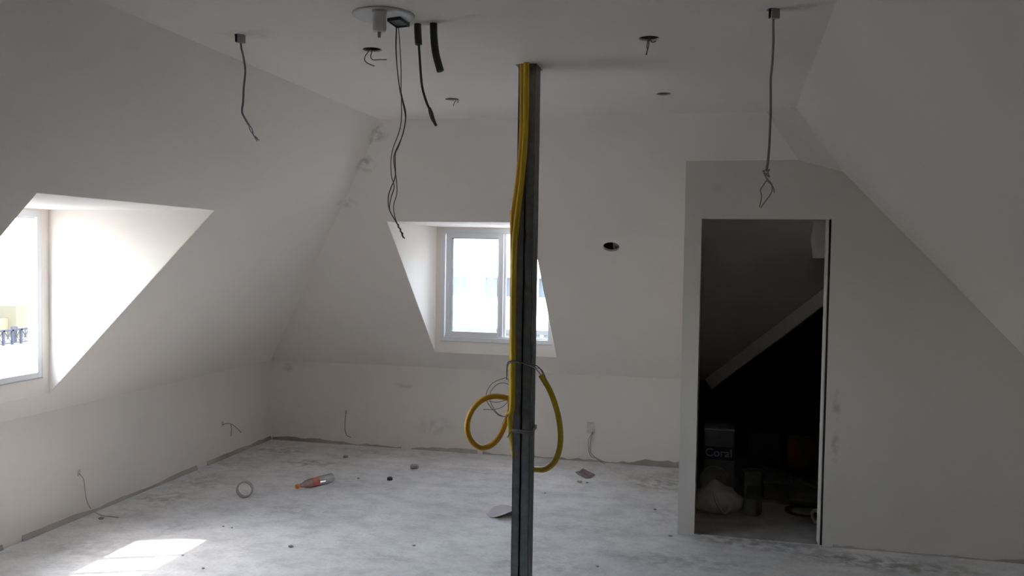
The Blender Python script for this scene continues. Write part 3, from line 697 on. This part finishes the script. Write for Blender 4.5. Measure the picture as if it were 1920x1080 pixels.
fc = bpy.data.curves.new('brand_text', 'FONT'); fc.body = 'Coral'; fc.size = .085; fc.align_x = 'CENTER'; fc.align_y = 'CENTER'; fc.extrude = .0005; fc.offset = .0012
fo = bpy.data.objects.new('brand_text', fc); COL.objects.link(fo); fo.location = (q0.x-.002, q0.y-.0030, (zb0+zb1)/2+.002); fo.rotation_euler = (math.pi/2, 0, 0)
bpy.context.view_layer.update()
me = bpy.data.meshes.new_from_object(fo.evaluated_get(bpy.context.evaluated_depsgraph_get())); mw = fo.matrix_world.copy()
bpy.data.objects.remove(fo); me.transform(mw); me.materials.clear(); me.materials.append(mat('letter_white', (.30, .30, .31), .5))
fo = bpy.data.objects.new('lettering', me); COL.objects.link(fo); fo.parent = t; fo.matrix_parent_inverse = t.matrix_world.inverted()
# round disc (bucket lid) leaning on the tin
pc_ = aty(1340, 888, 6.33); rl = .112; axl = Vector((.05, -.97, .22)).normalized(); ctr = Vector((pc_.x, 6.345, rl*.985+.002))
t = thing('bucket_lid', 'round grey bucket lid leaning against the paint tin', 'lid', (pc_.x, 6.345, 0))
mb = MB(); lathe(mb, ctr, axl, [(rl-.006, -.012), (rl, -.008), (rl, .010), (rl-.012, .012), (rl-.016, .004), (.045, .004), (.038, .009), (.001, .009)], 36); mb.build('disc', mat('lid_grey', (.20, .20, .19), .5, noise=.1), t, True)
# white plastic bag
bp_ = cl(1345, 963)
bm = bmesh.new(); bmesh.ops.create_icosphere(bm, subdivisions=4, radius=1)
import mathutils
for v in bm.verts:
    p = v.co.copy(); nn = mathutils.noise.noise(p*2.2)*.16+mathutils.noise.noise(p*5)*.07
    p *= 1+nn; p = Vector((p.x*.165, p.y*.13, max(-.55, p.z)*.105)); p.z += .058
    p.z *= 1+.25*math.exp(-((p.x+.02)/.06)**2)
    v.co = p
zmin = min(v.co.z for v in bm.verts)
for v in bm.verts: v.co += bp_+Vector((.0, .10, -zmin))
me = bpy.data.meshes.new('sack'); bm.to_mesh(me); bm.free()
for p in me.polygons: p.use_smooth = True
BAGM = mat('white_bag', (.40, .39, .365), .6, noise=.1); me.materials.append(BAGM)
t = thing('plastic_bag', 'filled white plastic bag with a handle lying inside the closet door', 'bag', bp_)
o = bpy.data.objects.new('sack', me); COL.objects.link(o); o.parent = t; o.matrix_parent_inverse = t.matrix_world.inverted()
mb = MB(); yb_ = bp_.y-.035
tube(mb, smooth_path([aty(1337, 914, yb_+.06), aty(1340, 930, yb_+.02), aty(1347, 948, yb_-.005), aty(1358, 962, yb_+.0), aty(1366, 955, yb_+.01), aty(1362, 946, yb_+.03)]), .010, 8); mb.build('handle', BAGM, t, True)
# rubble blocks, boards and cables
CONC = mat('block_grey', (.16, .165, .155), .9, noise=.3, nscale=12, bump=.3)
def block(name, label, cat, x0, x1, ytop, ybot, Y, dep, material, rot=.0):
    a = aty(x0, ybot, Y); b = aty(x1, ytop, Y); g = max(0, a.z) if a.z > .03 else 0
    c = Vector(((a.x+b.x)/2, Y+dep/2, g)); t = thing(name, label, cat, c)
    R = Matrix.Translation(c) @ Matrix.Rotation(rot, 4, 'Z'); wd = (b.x-a.x)/2
    mb = MB(); mb.box((-wd, -dep/2, 0), (wd, dep/2, b.z-g), R); bevel(mb.build('body', material, t), .008, 2); return t, R, wd, b.z-g
t, R, wd, hh = block('concrete_block', 'upright grey block behind the white bag in the closet', 'block', 1392, 1428, 886, 938, 6.32, .12, CONC, .15)
mb = MB(); mb.box((-wd*.7, -.07, hh*.15), (wd*.7, -.058, hh*.5), R); mb.build('recess_face', mat('block_dark', (.09, .09, .085), .9, noise=.2), t)
t, R, wd, hh = block('rubble_block', 'tilted grey block right of the white bag', 'block', 1399, 1426, 938, 968, 5.93, .10, CONC, -.45)
t, R, wd, hh = block('wooden_crate', 'dark low box in the middle of the closet floor', 'box', 1428, 1478, 905, 938, 6.35, .22, mat('dark_box', (.10, .095, .085), .8, noise=.3), .1)
mb = MB(); mb.box((-wd-.006, -.116, hh-.012), (wd+.006, .116, hh+.006), R); mb.build('rim', CONC, t)
t, R, wd, hh = block('tool_case', 'black tool case at the back of the closet', 'case', 1404, 1462, 812, 878, 6.9, .25, mat('case_black', (.03, .03, .035), .6, noise=.2))
mb = MB(); tube(mb, smooth_path([R @ Vector(v) for v in ((-.05, 0, hh-.002), (-.045, 0, hh+.035), (.045, 0, hh+.035), (.05, 0, hh-.002))]), .008, 8); mb.build('handle', BLK, t, True)
t, R, wd, hh = block('paint_box', 'dull red and yellow carton at the back right of the closet', 'box', 1476, 1520, 818, 878, 6.95, .25, mat('carton_ochre', (.10, .055, .012), .7, noise=.2))
mb = MB(); mb.box((-wd-.002, -.128, hh*.35), (wd*.1, .02, hh*.7), R); mb.build('red_panel', mat('carton_red', (.16, .015, .01), .6), t)
# small pointed tin/cone pile
def board(label, p, q, wdt, th_, material):
    p, q = Vector(p), Vector(q); d = (q-p).normalized(); s = d.cross(Vector((0, 0, 1))).normalized(); u = s.cross(d)
    mb = MB(); mb.slab([p-s*wdt/2, p+s*wdt/2, q+s*wdt/2, q-s*wdt/2], u*th_); return tag(mb.build('wooden_board', material), label, 'board')
WD = mat('old_wood', (.17, .15, .125), .8, noise=.3, nscale=15)
board('grey board leaning down to the right over the closet rubble', aty(1432, 876, 6.75), aty(1540, 919, 6.62), .05, .022, WD)
board('flat wooden lath on the closet floor behind the cable coil', atz(1418, 938, .004), atz(1545, 952, .004), .05, .02, WD)
lump('mortar_lump', Vector((aty(1412, 900, 6.55).x, 6.62, 0)), .10, CONC, 31, .9)
tag(bpy.data.objects['mortar_lump.001'], 'big dark rubble heap against the tall block in the closet', 'rubble')
# cable coil
ck = atz(1512, 961, 0); mb = MB(); pts = []
for i in range(49):
    a = 2*math.pi*i/16; r_ = .135+.008*math.sin(i*.9); pts.append(ck+Vector((r_*math.cos(a), r_*.9*math.sin(a), .006+.010*(i/48))))
tube(mb, pts, .006, 8); tag(mb.build('cable_coil', BLK, None, True), 'loose black cable coil lying on the closet floor', 'cable')
# roll beside the right jamb
kr = atz(1536, 984, 0); axr = Vector((.8, .6, 0)).normalized(); t = thing('tape_roll', 'pale tape roll standing by the right door edge', 'roll', kr)
mb = MB(); a = Vector((0, 0, 1)); b = axr.cross(a); cc = kr+Vector((0, .03, .050)); rg = []
for r_, h_ in ((.050, -.024), (.050, .024), (.028, .024), (.028, -.024), (.050, -.024)): rg.append([cc+axr*h_+(a*math.cos(2*math.pi*k/28)+b*math.sin(2*math.pi*k/28))*r_ for k in range(28)])
mb.rings(rg, cap=False); mb.build('tape', mat('pale_tape', (.40, .37, .30), .6), t)
mb = MB(); rg = []
for r_, h_ in ((.028, -.023), (.028, .023), (.024, .023), (.024, -.023), (.028, -.023)): rg.append([cc+axr*h_+(a*math.cos(2*math.pi*k/28)+b*math.sin(2*math.pi*k/28))*r_ for k in range(28)])
mb.rings(rg, cap=False); mb.build('core', WD, t)

# ================================================================== OUTSIDE
mb = MB(); mb.slab([(-120, -80, -9), (80, -80, -9), (80, 120, -9), (-120, 120, -9)], (0, 0, -.5))
S(mb.build('ground', mat('street', (.2, .195, .185), .9, noise=.2, nscale=.3)))
FW_ = mat('facade_white', (.80, .80, .79), .8, noise=.03, nscale=.5)
FB_ = mat('facade_pale_blue', (.60, .68, .72), .8, noise=.03, nscale=.5)
# white office block seen through the back window
YF = 40.0
bld = thing('office_building', 'white office block with a band of grey windows outside the back window', 'building', (-10, YF, -9))
def fx(x): return aty(x, 540, YF).x
zt, zb = aty(930, 520, YF).z, aty(930, 557, YF).z
cols = [(847, 874), (907, 934), (945, 973), (1008, 1036)]
xs = [-32.0] + [v for c in cols for v in (fx(c[0]), fx(c[1]))] + [6.0]
mb = MB()
mb.box((-32, YF, -9), (6, YF+10, zb)); mb.box((-32, YF, zt), (6, YF+10, 5)); mb.box((-32, YF+.5, zb), (6, YF+10, zt))
for i in range(0, len(xs), 2): mb.box((xs[i], YF, zb), (xs[i+1], YF+.5, zt))
mb.build('wall', FW_, bld)
for i, c in enumerate(cols):
    x0, x1 = fx(c[0]), fx(c[1])
    g = MB(); g.box((x0, YF+.28, zb), (x1, YF+.34, zt)); wn = g.build('window', mat('far_window_frame', (.15, .16, .17), .5), bld)
    for k in range(2):
        g = MB(); g.box((x0+.04+(x1-x0)/2*k, YF+.25, zb+.05), (x0-.03+(x1-x0)/2*(k+1), YF+.285, zt-.05))
        g.build('pane', mat('far_glass', (.05, .07, .09), .3, noise=.3, nscale=2), wn)
for (x, y) in ((888, 508), (894, 556)):
    p = aty(x, y, YF); g = MB(); g.box((p.x-.22, YF-.18, p.z-.06), (p.x+.22, YF, p.z+.06)); g.build('ledge', mat('ledge_grey', (.3, .3, .3), .8), bld)
# corrugated roof of a low building just below the back window
rz = aty(985, 640, 15).z; x0, x1 = aty(925, 640, 15).x, aty(1060, 640, 15).x
t = thing('low_roof', 'grey ribbed metal parapet of a low building below the back window', 'roof', ((x0+x1)/2, 15, -9))
zt2 = aty(985, 622, 15).z
mb = MB(); mb.box((x0-2, 15, -9), (x1+4, 18, zt2-.10)); mb.build('wall', mat('low_wall', (.45, .45, .45), .8), t)
mb = MB()
k = x0-2
while k < x1+4: mb.box((k, 14.93, rz-.6), (k+.07, 15, zt2-.03)); k += .14
mb.build('rib_panel', mat('ribbed_grey', (.08, .085, .09), .6), t)
mb = MB(); mb.box((x0-2, 14.88, zt2-.04), (x1+4, 15.1, zt2+.04)); mb.build('coping', mat('coping_grey', (.04, .043, .047), .6), t)
# terrace house seen through the left window
XF = -32.0
ht_ = thing('exterior_house', 'white house with a cream terrace wall outside the left window', 'building', (XF, 34, -9))
zp = atx(0, 650, XF).z; yl0, yl1 = atx(-200, 600, XF).y, atx(120, 600, XF).y
mb = MB(); mb.box((XF-6, yl0, -9), (XF, yl1+6, zp)); mb.build('parapet', FW_, ht_)
mb = MB(); mb.box((XF-12, yl0-20, zp), (XF-6, yl1+6, 33)); mb.build('wall', mat('house_wall', (.48, .47, .45), .8, noise=.05, nscale=.5), ht_)  # upper wall, out of view, raised and darkened to cut sky light
CREAM = mat('cream_wall', (.24, .20, .115), .8, noise=.08, nscale=1)
mb = MB(); z_ = atx(0, 598, XF-3).z; mb.box((XF-3.2, yl0, zp), (XF-3, atx(32, 600, XF-3).y, z_)); mb.build('terrace_wall', CREAM, ht_)
mb = MB(); p = atx(30, 574, XF-2.5); p2 = atx(62, 574, XF-2.5); mb.box((XF-4, p.y, zp), (XF-2.5, p2.y, p.z)); mb.build('chimney', mat('tan_wall', (.15, .135, .085), .8), ht_)
zc0, zc1 = atx(20, 442, XF-6).z, atx(20, 425, XF-6).z
mb = MB(); mb.box((XF-6, yl0, zc0), (XF-5.6, yl1+6, zc1)); mb.build('cornice', mat('cornice_cream', (.30, .27, .19), .8), ht_)
rl_ = thing('balcony_railing', 'dark iron railing with crossed panels on the terrace outside the left window', 'railing', (XF-.15, 34, zp))
IRON = mat('dark_iron', (.035, .035, .05), .6)
zr1 = atx(20, 618, XF).z; ya, yb2 = atx(-60, 630, XF).y, atx(110, 630, XF).y; step = atx(17, 630, XF).y-atx(0, 630, XF).y
mb = MB(); mb.box((XF-.2, ya, zr1-.09), (XF-.1, yb2, zr1)); mb.build('top_rail', IRON, rl_)
mb = MB(); mb.box((XF-.18, ya, zp+.06), (XF-.12, yb2, zp+.12)); mb.build('bottom_rail', IRON, rl_)
k = ya
while k < yb2:
    mb = MB(); mb.box((XF-.2, k-.05, zp+.003), (XF-.1, k+.05, zr1-.03)); mb.build('post', IRON, rl_)
    mb = MB()
    A, B = Vector((XF-.15, k+.05, zp+.1)), Vector((XF-.15, k+step-.05, zr1-.09)); C_, D_ = Vector((XF-.15, k+step-.05, zp+.1)), Vector((XF-.15, k+.05, zr1-.09))
    tube(mb, [A, B], .022, 5); tube(mb, [C_, D_], .022, 5); tube(mb, [Vector((XF-.15, k+step/2, zp+.08)), Vector((XF-.15, k+step/2, zr1-.05))], .018, 5)
    mb.build('crossed_panel', IRON, rl_); k += step
p = atx(27, 628, XF-1)
t = thing('planter_pot', 'grey planter pot behind the iron railing on the terrace', 'pot', (XF-1, p.y, zp))
mb = MB(); lathe(mb, (XF-1, p.y, zp+.003), (0, 0, 1), [(.09, 0), (.13, .6), (.16, .64), (.16, .75), (.12, .75), (.11, .66)], 16); mb.build('pot', mat('pot_grey', (.05, .05, .05), .7), t, True)
